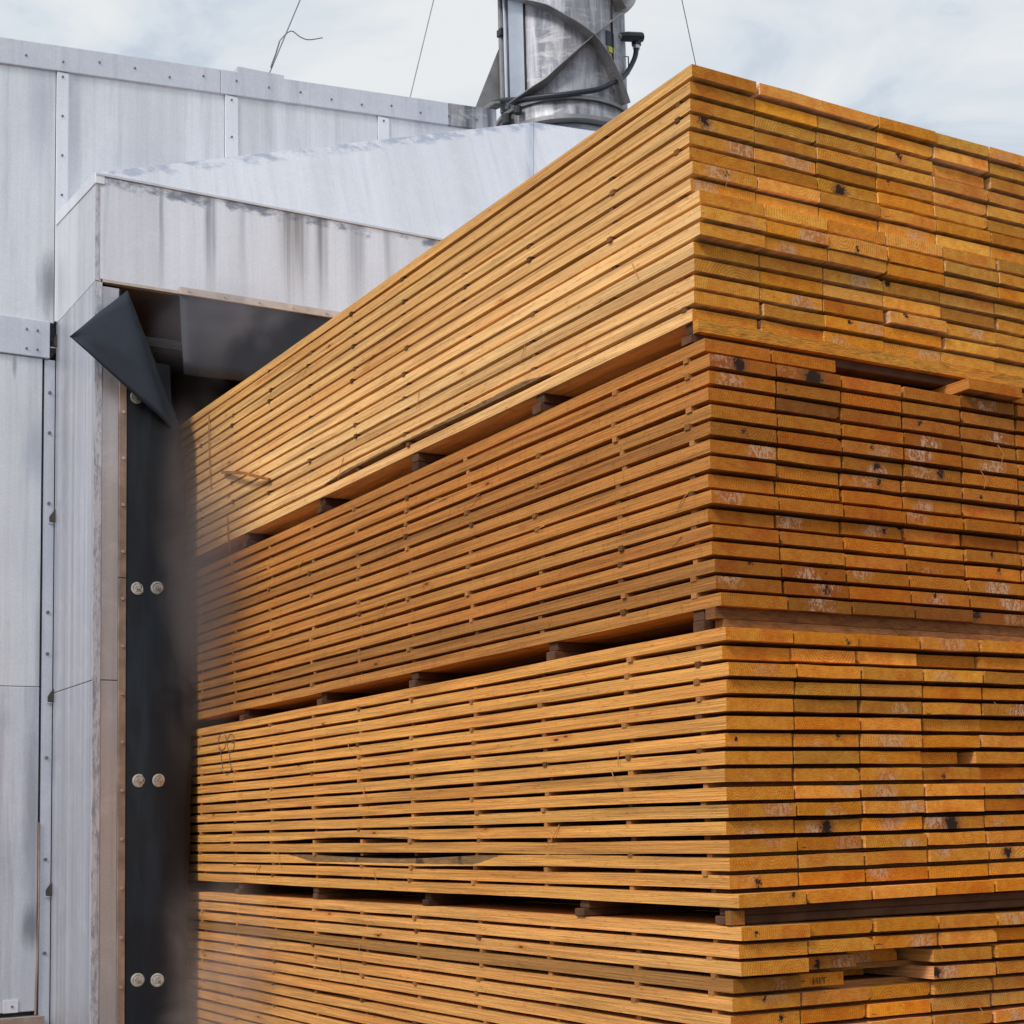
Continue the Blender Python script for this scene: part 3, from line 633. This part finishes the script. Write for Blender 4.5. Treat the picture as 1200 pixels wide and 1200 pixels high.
# jamb front
kp(MB().box(LX-.003, -.516, FY-.004, FY+.003, -1.74+Z, 2.888+Z), 'sealant_strip', SEAL)
kp(MB().box(LX-.003, -.532, FY-.004, FY+.003, 2.895+Z, 3.455+Z), 'sealant_strip', SEAL)
for (a, b) in ((.806, 2.868), (-1.74, .802)): kp(MB().box(-.5155, -.426, FY-.001, FY+.03, a+Z, b+Z), 'jamb_front_panel', ALU_WARM, bevel=.002)
RV = MB()
for (a, b) in ((1.334, 2.62), (-1.74, 1.331)):
    kp(MB().box(-.4255, -.3850, FY-.010, FY+.02, a+Z, b+Z), 'rivet_strip', GALV, bevel=.003)
for k in range(20):
    z_ = 2.45-.245*k
    if z_ > -1.7: RV.tube([(-.405, FY-.010, z_+Z), (-.405, FY-.017, z_+Z)], .0085, 8)
# canopy front
kp(MB().box(-.5315, 2.95, FY-.002, FY+.03, 2.905+Z, 3.462+Z), 'canopy_front_panel', FASCIA, bevel=.002)
kp(MB().box(LX-.004, 2.95, FY-.012, FY+.03, 3.4625+Z, 3.4745+Z), 'canopy_seam', ALU_BAND)
kp(MB().box(-.515, 2.95, FY-.006, FY+.028, 2.8895+Z, 2.9045+Z), 'canopy_edge', GALV_T)
kp(MB().box(-.50, 2.90, FY+.032, BY-.01, 2.888+Z, 2.90+Z), 'soffit', simple('sooty_soffit', (.075, .055, .048), .8, 0, .4, 4))  # soffit base colour is a dark brown
# hood over the canopy: tall left facet, fold at the ridge, right facet
A = Vector((LX, FY, 3.478+Z)); B = Vector((2.137, FY, 3.478+Z)); Pk = Vector((2.509, 4.95, 4.6438+Z)); D = Vector((3.9, 4.95, 4.76+Z)); E_ = Vector((3.9, FY, 3.478+Z))
th = Vector((0, .03, -.01))
kp(MB().prism([A, B, Pk], th), 'hood_panel', HOOD)
kp(MB().prism([B+Vector((.003, 0, 0)), E_, D, Pk+Vector((.003, 0, 0))], th), 'hood_panel', HOOD)
kp(MB().prism([A+Vector((0, .03, 0)), Pk+Vector((0, .03, 0)), Vector((2.51, BY-.015, 4.48+Z)), Vector((LX+.06, BY-.015, 3.50+Z))], Vector((0, 0, -.02))), 'hood_panel', HOOD)
kp(MB().prism([Pk+Vector((0, .03, 0)), D+Vector((0, .03, 0)), Vector((3.9, BY-.015, 4.50+Z)), Vector((2.51, BY-.015, 4.48+Z))], Vector((0, 0, -.02))), 'hood_panel', HOOD)
kp(MB().box(3.9, 3.92, FY, BY-.002, 2.9+Z, 4.45+Z), 'hood_end', ALU)
kp(MB().box(2.951, 3.9, FY, FY+.03, -1.75+Z, 3.47+Z), 'right_front_panel', ALU)
kp(MB().box(3.92, 6.2, BY-.005, BY+.05, -1.75+Z, 4.5+Z), 'right_wall_panel', ALU)
# roof
kp(MB().box(-3.2, 6.2, BY+.07, 14, 4.12+Z, 4.2+Z), 'roof', ALU_BAND)
kp(MB().box(-3.25, -3.2, BY, 14, 0, 4.29+Z), 'end_wall', ALU); kp(MB().box(6.2, 6.25, BY, 14, 0, 4.45+Z), 'end_wall', ALU)
# inside of the doorway and the kiln tunnel
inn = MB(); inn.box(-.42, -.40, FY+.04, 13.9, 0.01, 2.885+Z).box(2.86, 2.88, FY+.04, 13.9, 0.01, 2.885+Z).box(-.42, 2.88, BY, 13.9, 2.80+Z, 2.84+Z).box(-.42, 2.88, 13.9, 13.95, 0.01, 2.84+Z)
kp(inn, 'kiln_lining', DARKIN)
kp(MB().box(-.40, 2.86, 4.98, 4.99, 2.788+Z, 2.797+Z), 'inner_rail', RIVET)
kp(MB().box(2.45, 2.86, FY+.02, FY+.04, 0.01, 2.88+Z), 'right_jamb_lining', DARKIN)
kp(MB().prism([(.53, BY-.012, slope(.53)+.001+Z), (.834, BY-.012, slope(.834)+.001+Z), (.834, BY-.012, slope(.834)+.022+Z), (.53, BY-.012, slope(.53)+.038+Z)], (0, .09, 0)), 'roof_bracket', ALU_BAND)
SC_o = kp(SC, 'screws', SCREW, kind='stuff'); kp(RV, 'rivets', RIVET, kind='stuff')

# ------------------------------------------------------------------ door curtain (left strip), folded corner, header
cur = empty('door_curtain', (-.38, FY, 0), label='black rubber door curtain with round washers and its top corner folded out', cat='curtain')
def cp(mb, name, mat, par=cur, **k):
    o = mb.build(name, mat, par, **k); o.matrix_parent_inverse = Matrix.Translation(-par.location); return o
m = MB(); zs = [-1.72, -1.2, -.6, -.1, .4, .8, 1.2, 1.45, 1.7, 1.9, 2.05, 2.16]
cols = 9
def cy(u, z): return FY-.004-.028*math.sin(math.pi*u)*(.6+.4*math.sin(z*1.7+1))-.02*u
def cx(u, z):
    right = -.058+.016*math.sin(z*2.2+.6)
    if z > 2.0: right = -.095-.05*(z-2.0)
    return -.384+(right+.384)*u
grid = [[Vector((cx(u/cols, z), cy(u/cols, z), z+Z)) for u in range(cols+1)] for z in zs]
top_z = 2.86                                                        # the sheet narrows to the fold above z 2.16
for z in (2.3, 2.45, 2.6, 2.75, 2.86):
    k = (z-2.16)/(2.86-2.16); w = (1-k)
    grid.append([Vector((-.384+(.29*w+.002)*u/cols, FY-.006-.02*math.sin(math.pi*u/cols)*w, z+Z)) for u in range(cols+1)])
th_ = Vector((0, .010, 0))
for i in range(len(grid)-1):
    for j in range(cols): m.face([grid[i][j], grid[i][j+1], grid[i+1][j+1], grid[i+1][j]]); m.face([grid[i][j]+th_, grid[i+1][j]+th_, grid[i+1][j+1]+th_, grid[i][j+1]+th_])
    m.face([grid[i][cols], grid[i][cols]+th_, grid[i+1][cols]+th_, grid[i+1][cols]])
cp(m, 'curtain_sheet', RUB, smooth=True)
# folded corner: triangle swung out towards the yard
m = MB(); a = Vector((-.386, FY-.012, 2.862+Z)); b = Vector((-.140, FY-.018, 2.135+Z)); c = Vector((-.735, FY-.20, 2.508+Z))
N = 12
def fl(s, t):                                                       # s along the fold, t from fold to tip
    q = a.lerp(b, s); r = q.lerp(c, t); bow = math.sin(math.pi*min(1, t*1.0))*.035*(1-abs(2*s-1)*.6)
    w_ = .006*math.sin(s*7+t*5)*t+.005*math.sin(t*9-s*3)
    return r+Vector((-.01*bow+w_*.5, -bow+w_-.015*math.sin(math.pi*min(1, t*3))*(t < .34), .4*bow*(.5-s)))
g = [[fl(i/N, j/N) for j in range(N+1)] for i in range(N+1)]
for i in range(N):
    for j in range(N):
        m.face([g[i][j], g[i+1][j], g[i+1][j+1], g[i][j+1]]); q = Vector((.002, .008, 0)); m.face([g[i][j]+q, g[i][j+1]+q, g[i+1][j+1]+q, g[i+1][j]+q])
for i in range(N):
    for e_ in (0,):
        m.face([g[i][e_], g[i][e_]+q, g[i+1][e_]+q, g[i+1][e_]])
    m.face([g[0][i], g[0][i+1], g[0][i+1]+q, g[0][i]+q]); m.face([g[N][i], g[N][i]+q, g[N][i+1]+q, g[N][i+1]])
cp(m, 'folded_corner', RUBF, smooth=True)
m = MB().prism([(-.20, FY+.19, 2.555+Z), (-.085, FY+.2, 2.555+Z), (-.078, FY+.16, 2.10+Z), (-.12, FY+.10, 2.0+Z)], (0, .012, 0)); cp(m, 'inner_fold', RUBF)
for (x_, z_) in ((-.3285, 1.282), (-.229, 1.2878), (-.321, .2935), (-.2227, .2931), (-.3224, -.7026), (-.2255, -.709), (-.340, 2.287), (-.245, 2.288)):
    yy = cy((x_+.384)/.326, z_)-.003
    if z_ > 2.2: yy = FY-.03
    w = MB().lathe([(.0005, .001), (.012, .001), (.013, -.0015), (.016, -.0015), (.017, .0015), (.024, .0015), (.025, -.0005), (.028, -.0005), (.0285, .001), (.034, .002), (.034, .007), (.0005, .007)], 0, 0, 28).build('washer', WASH, cur, smooth=False)
    w.rotation_euler = (-math.pi/2+R.uniform(-.10, .10), R.uniform(-3, 3), R.uniform(-.10, .10)); w.location = Vector((x_, yy-.002, z_+Z))-cur.location
    bb = MB().tube([(0, 0, .0), (0, 0, -.011)], .0075, 6).build('bolt_head', RIVET, w)
hd = empty('header_curtain', (-.1, FY, 2.9+Z), label='short black rubber curtain hanging under the canopy edge above the stack', cat='curtain')
m = MB(); nx = 30; zr = [2.896, 2.80, 2.65, 2.52, 2.442]
gg = []
for z in zr:
    k = (2.896-z)/.454
    gg.append([Vector((-.1003+.015*k*(1-u/nx)*1+ (2.95)*u/nx, FY-.010-.03*k*k+.012*k*math.sin(u*.9), z+.006*math.sin(u*.5)*k+Z)) for u in range(nx+1)])
for i in range(len(zr)-1):
    for j in range(nx):
        m.face([gg[i][j], gg[i][j+1], gg[i+1][j+1], gg[i+1][j]]); m.face([gg[i][j]+th_, gg[i+1][j]+th_, gg[i+1][j+1]+th_, gg[i][j+1]+th_])
    m.face([gg[i][0], gg[i+1][0], gg[i+1][0]+th_, gg[i][0]+th_])
for j in range(nx): m.face([gg[-1][j], gg[-1][j+1], gg[-1][j+1]+th_, gg[-1][j]+th_])
cp(m, 'rubber_sheet', rubber('grey_black_rubber', (.018, .019, .026)), hd, smooth=True)
cp(MB().box(-.104, 2.95, FY-.022, FY-.0065, 2.884+Z, 2.926+Z), 'clamp_strip', GALV_T, hd, bevel=.003)
m = MB()
for k in range(20): m.tube([(-.05+.2*k, FY-.022, 2.906+Z), (-.05+.2*k, FY-.030, 2.906+Z)], .008, 8)
cp(m, 'rivets', RIVET, hd, kind='stuff')
rc = empty('right_door_curtain', (2.4, FY, 0), label='unseen black rubber curtain added right of the stack to keep the doorway dark', cat='curtain')  # added out of view to keep skylight out of the doorway
cp(MB().box(2.40, 2.95, FY-.02, FY-.006, .1, 2.88+Z), 'curtain_sheet', RUB, rc)

# ------------------------------------------------------------------ exhaust stack with helical strakes
CXc, CYc, CR = 3.3787, 5.9, .4724
st = empty('exhaust_stack', (CXc, CYc, 4.8+Z), label='round stainless exhaust stack with crossing spiral fins on the kiln roof', cat='chimney')
def sp(mb, name, mat, **k):
    o = mb.build(name, mat, st, **k); o.matrix_parent_inverse = Matrix.Translation(-st.location); return o
sp(MB().lathe([(CR, 5.02+Z), (CR, 6.0+Z), (CR, 8+Z), (CR, 12+Z), (CR-.02, 12+Z), (CR-.02, 5.02+Z)], CXc, CYc, 96), 'shell', STEEL, smooth=True)
sp(MB().lathe([(CR+.002, 5.160+Z), (CR+.050, 5.160+Z), (CR+.050, 5.185+Z), (CR+.002, 5.185+Z)], CXc, CYc, 96), 'upper_flange', STEEL_FIN)
sp(MB().lathe([(CR+.03, 5.04+Z), (CR+.032, 5.155+Z), (CR+.01, 5.155+Z), (CR+.01, 5.04+Z)], CXc, CYc, 96), 'collar_band', STEEL, smooth=True)
sp(MB().lathe([(CR+.001, 5.005+Z), (CR+.07, 5.005+Z), (CR+.07, 5.035+Z), (CR+.001, 5.035+Z)], CXc, CYc, 96), 'lower_flange', STEEL_FIN)
sp(MB().lathe([(CR-.01, 5.0+Z), (CR+.10, 4.78+Z), (CR+.12, 4.60+Z)], CXc, CYc, 96), 'base_cone', HOOD, smooth=True)
def fin(a0, z0, a1, z1, w0=.07, n=60, curve=0.):
    m = MB(); pv = None
    for i in range(n+1):
        t = i/n; a_ = math.radians(a0+(a1-a0)*t); z_ = z0+(z1-z0)*t+curve*math.sin(math.pi*t)+Z; d = Vector((math.cos(a_), math.sin(a_), 0)); c_ = Vector((CXc, CYc, 0))
        q = [c_+d*(CR-.002)+Vector((0, 0, z_)), c_+d*(CR+w0)+Vector((0, 0, z_)), c_+d*(CR+w0)+Vector((0, 0, z_+.007)), c_+d*(CR-.002)+Vector((0, 0, z_+.007))]
        if pv:
            for j in range(4): m.face([pv[j], pv[(j+1) % 4], q[(j+1) % 4], q[j]])
        else: m.face(q)
        pv = q
    m.face(pv[::-1]); return m
def fin_pts(pts, w0):
    m = MB(); pv = None; seq = []
    for (a, b) in zip(pts, pts[1:]):
        for k in range(6): seq.append((a[0]+(b[0]-a[0])*k/6, a[1]+(b[1]-a[1])*k/6))
    seq.append(pts[-1])
    sm_ = [seq[0]]+[((seq[i-1][0]+seq[i][0]*2+seq[i+1][0])/4, (seq[i-1][1]+seq[i][1]*2+seq[i+1][1])/4) for i in range(1, len(seq)-1)]+[seq[-1]]
    for a_, z_ in sm_:
        a_ = math.radians(a_); d = Vector((math.cos(a_), math.sin(a_), 0)); c_ = Vector((CXc, CYc, z_+Z))
        q = [c_+d*(CR-.002), c_+d*(CR+w0), c_+d*(CR+w0)+Vector((0, 0, .008)), c_+d*(CR-.002)+Vector((0, 0, .008))]
        if pv:
            for j in range(4): m.face([pv[j], pv[(j+1) % 4], q[(j+1) % 4], q[j]])
        else: m.face(q)
        pv = q
    m.face(pv[::-1]); return m
sp(fin_pts([(-168, 5.200), (-156, 5.222), (-136, 5.302), (-117, 5.458), (-99, 5.626), (-82, 5.775), (-64, 5.91), (-20, 6.3), (40, 6.85), (100, 7.4), (160, 7.95)], .09), 'spiral_fin', STEEL_FIN)
sp(fin_pts([(-215, 6.30), (-190, 6.13), (-172, 6.02), (-154, 5.935), (-134, 5.848), (-119, 5.745), (-99, 5.622), (-86, 5.478), (-75, 5.33), (-67, 5.20)], .105), 'spiral_fin', STEEL_FIN)
sp(fin_pts([(-170, 7.1), (-140, 6.8), (-110, 6.48), (-92, 6.25), (-81, 6.09), (-72, 5.99), (-65, 5.935)], .085), 'spiral_fin', STEEL_FIN)
sp(fin_pts([(-232, 5.20), (-214, 5.50), (-195, 5.85), (-180, 6.3)], .12), 'spiral_fin', STEEL_FIN) if False else None
# service duct down the left of the stack
def polar(a_, r_, z_): a_ = math.radians(a_); return Vector((CXc+r_*math.cos(a_), CYc+r_*math.sin(a_), z_+Z))
def arcplate(a0, a1, r0_, r1_, z0, z1, n=8):
    m = MB(); P_ = [polar(a0+(a1-a0)*i/n, r1_, z0) for i in range(n+1)]+[polar(a1+(a0-a1)*i/n, r0_, z0) for i in range(n+1)]
    return m.prism(P_, (0, 0, z1-z0))
sp(arcplate(-176, -158, CR+.003, CR+.016, 5.20, 9), 'access_panel', STEEL_LT)
sp(arcplate(-157.6, -157, CR+.003, CR+.010, 5.20, 9, 2), 'panel_seam', DARKIN)
sp(MB().tube([polar(172, CR+.02, 5.22), polar(172, CR+.02, 9)], .022, 10), 'conduit', STEEL_FIN)
sp(MB().tube([polar(180, CR+.022, 5.22), polar(180, CR+.022, 9)], .015, 10), 'conduit', STEEL_LT)
sp(MB().box(-.03, .03, -.03, .03, 0, .05), 'clamp', BLACKP).location = polar(174, CR+.02, 5.80)-st.location*0-Vector((0, 0, 0))-st.location
for o_ in list(bpy.data.objects):
    if o_.name == 'clamp': o_.matrix_parent_inverse = Matrix.Identity(4)
sp(MB().prism([polar(168, CR+.02, 5.75), polar(168, CR+.02, 5.28), polar(168, CR+.28, 5.14), polar(168, CR+.24, 5.20)], (0, .01, 0)), 'gusset', STEEL_FIN)
sp(MB().tube([polar(178, CR+.27, 5.12), polar(178, CR+.13, 5.24), polar(178, CR+.03, 5.27)], .022, 8), 'stay_rod', STEEL_FIN)
sp(MB().tube([polar(-172, CR+.08, 5.06), polar(-172, CR+.08, 5.13)], .035, 10), 'cable_gland', BLACKP)
sp(MB().tube([polar(-160, CR+.08, 5.10), polar(-160, CR+.08, 5.15)], .03, 10), 'cable_gland', BLACKP)
# cable across the front, dropping from the elbow on the right
def bez(pts, n=6):
    out = []
    for i in range(len(pts)-1):
        p0 = pts[max(i-1, 0)]; p1 = pts[i]; p2 = pts[i+1]; p3 = pts[min(i+2, len(pts)-1)]
        for k in range(n):
            t = k/n; out.append(.5*((2*p1)+(p2-p0)*t+(2*p0-5*p1+4*p2-p3)*t*t+(3*p1-p0-3*p2+p3)*t**3))
    out.append(pts[-1]); return out
cab = [Vector((a, b, c+Z)) for a, b, c in ((2.83, 6.02, 5.30), (2.848, 5.86, 5.262), (2.885, 5.715, 5.213), (2.99, 5.54, 5.184), (3.138, 5.425, 5.19), (3.326, 5.372, 5.24), (3.448, 5.375, 5.315), (3.60, 5.45, 5.425), (3.71, 5.51, 5.55), (3.768, 5.52, 5.655), (3.783, 5.52, 5.725))]
sp(MB().tube(bez(cab), .019, 10), 'cable', CABLE, smooth=True)
PX = Vector((3.785, 5.52, 5.72+Z))
sp(MB().tube([PX, PX+Vector((0, 0, .035))], .027, 10), 'cable_collar', STEEL_LT)
sp(MB().tube([PX+Vector((0, 0, .03)), PX+Vector((0, 0, .115))], .036, 10).tube([(3.82, 5.50, 5.812+Z), (3.69, 5.50, 5.785+Z), (3.63, 5.50, 5.77+Z)], [.036, .036, .028], 10), 'elbow_connector', BLACKP, smooth=False)
sp(MB().tube([(3.64, 5.50, 5.772+Z), (3.57, 5.50, 5.757+Z)], .024, 10), 'connector_socket', STEEL_FIN)
sp(MB().tube([(3.62, 5.53, 5.63+Z), (3.715, 5.53, 5.65+Z), (3.715, 5.53, 5.515+Z), (3.65, 5.53, 5.50+Z)], .006, 6), 'grab_handle', STEEL_FIN)
o_ = MB().prism([(3.60, 5.53, 5.73+Z), (3.66, 5.53, 5.74+Z), (3.66, 5.53, 5.90+Z), (3.60, 5.53, 5.88+Z)], (0, .03, 0)); sp(o_, 'junction_plate', STEEL_LT)
sp(arcplate(-81, -71, CR+.002, CR+.006, 5.635, 5.745, 4), 'label_plate', NAVY)
sp(arcplate(-79, -72, CR+.003, CR+.008, 5.585, 5.630, 4), 'yellow_sticker', YEL)
sp(arcplate(-74, -72.8, CR+.003, CR+.010, 5.3, 9, 2), 'panel_seam', DARKIN)

# guy wires from the stack top
def guy(a_, b_, r_, lb, extra=None):
    g_ = MB().tube([a_, b_], r_, 5)
    if extra: extra(g_)
    return g_.build('guy_wire', SCREW, label=lb, cat='wire', group='guy wires of the exhaust stack')
def knots(g_):
    g_.tube([(.80, 5.3, 4.78+Z), (.835, 5.3, 4.88+Z), (.86, 5.3, 4.965+Z)], .0045, 6)
    g_.tube(bez([Vector((.862, 5.3, 4.97+Z)), Vector((.90, 5.3, 5.02+Z)), Vector((.945, 5.3, 5.055+Z)), Vector((1.0, 5.3, 5.03+Z)), Vector((1.06, 5.3, 5.025+Z)), Vector((1.155, 5.3, 5.062+Z))], 4), .0035, 5)
guy((.7749, 5.3, 4.70+Z), (CXc, CYc, 11.03+Z), .0045, 'left guy wire rising from the roof edge with a loose curled end', knots)
guy((1.7556, 5.3, 4.72+Z), (CXc, CYc, 10.05+Z), .004, 'plain thin guy wire between the curled wire and the exhaust stack')
guy((6.3349, 8.0, 7.128+Z), (CXc, CYc, 11.65+Z), .0045, 'thin guy wire meeting the sky just above the near corner of the lumber')
MB().box(6.28, 6.40, 7.95, 8.05, 0, 7.14+Z).build('guy_post', STEEL_FIN, label='steel post behind the lumber stack holding the right guy wire', cat='post', bevel=.01)

# ------------------------------------------------------------------ steam leaking from the doorway
def steam(name, loc, size, dens, col, seed, label, sc=2.2, lo=.42, hi=.72, rot=(0, 0, 0)):
    bm = bmesh.new(); bmesh.ops.create_icosphere(bm, subdivisions=3, radius=1.0); me = bpy.data.meshes.new(name); bm.to_mesh(me); bm.free()
    o = bpy.data.objects.new(name, me); C.objects.link(o); o.location = loc; o.scale = size; o.rotation_euler = rot
    m = NT(name); m.t.nodes.remove(m.b)
    pv = m.n('ShaderNodeVolumePrincipled'); pv.inputs['Color'].default_value = col+(1,); pv.inputs['Anisotropy'].default_value = .2
    ob = m.obj(); ln = m.n('ShaderNodeVectorMath', operation='LENGTH'); m.l(ob, ln.inputs[0])
    fall = m.sm(ln.outputs['Value'], 1., .25)
    g_ = m.n('ShaderNodeNewGeometry').outputs['Position']
    nz = m.noise(m.scale(g_, (1, 1, .75), (seed, seed*.7, seed*1.3)), sc, 4, .55, .9)
    d = m.math('MULTIPLY', m.math('MULTIPLY', fall, m.sm(nz, lo, hi)), dens)
    m.l(d, pv.inputs['Density']); m.l(pv.outputs[0], m.out.inputs['Volume'])
    me.materials.append(m.mat); tag(o, label=label, cat='steam', kind='stuff'); return o
steam('steam', (-.13, 4.20, 1.30+Z), (.19, 1.05, 1.15), 3.4, (.34, .31, .32), 3.1, 'grey steam veil darkened to stand for doorway shade over the far end of the lumber beside the curtain', 2.6, .33, .66)  # dark volume colour puts doorway shade into the steam
steam('steam', (-.13, 3.95, -.75+Z), (.19, 1.25, .75), 2.8, (.60, .55, .55), 8.4, 'thin steam drifting low across the curtain and lowest lumber pack', 2.8, .38, .68)
steam('steam', (.15, 4.20, 2.72+Z), (.80, .22, .42), 1.7, (.55, .54, .62), 5.2, 'wisp of steam in front of the header curtain', 2.2, .42, .70)
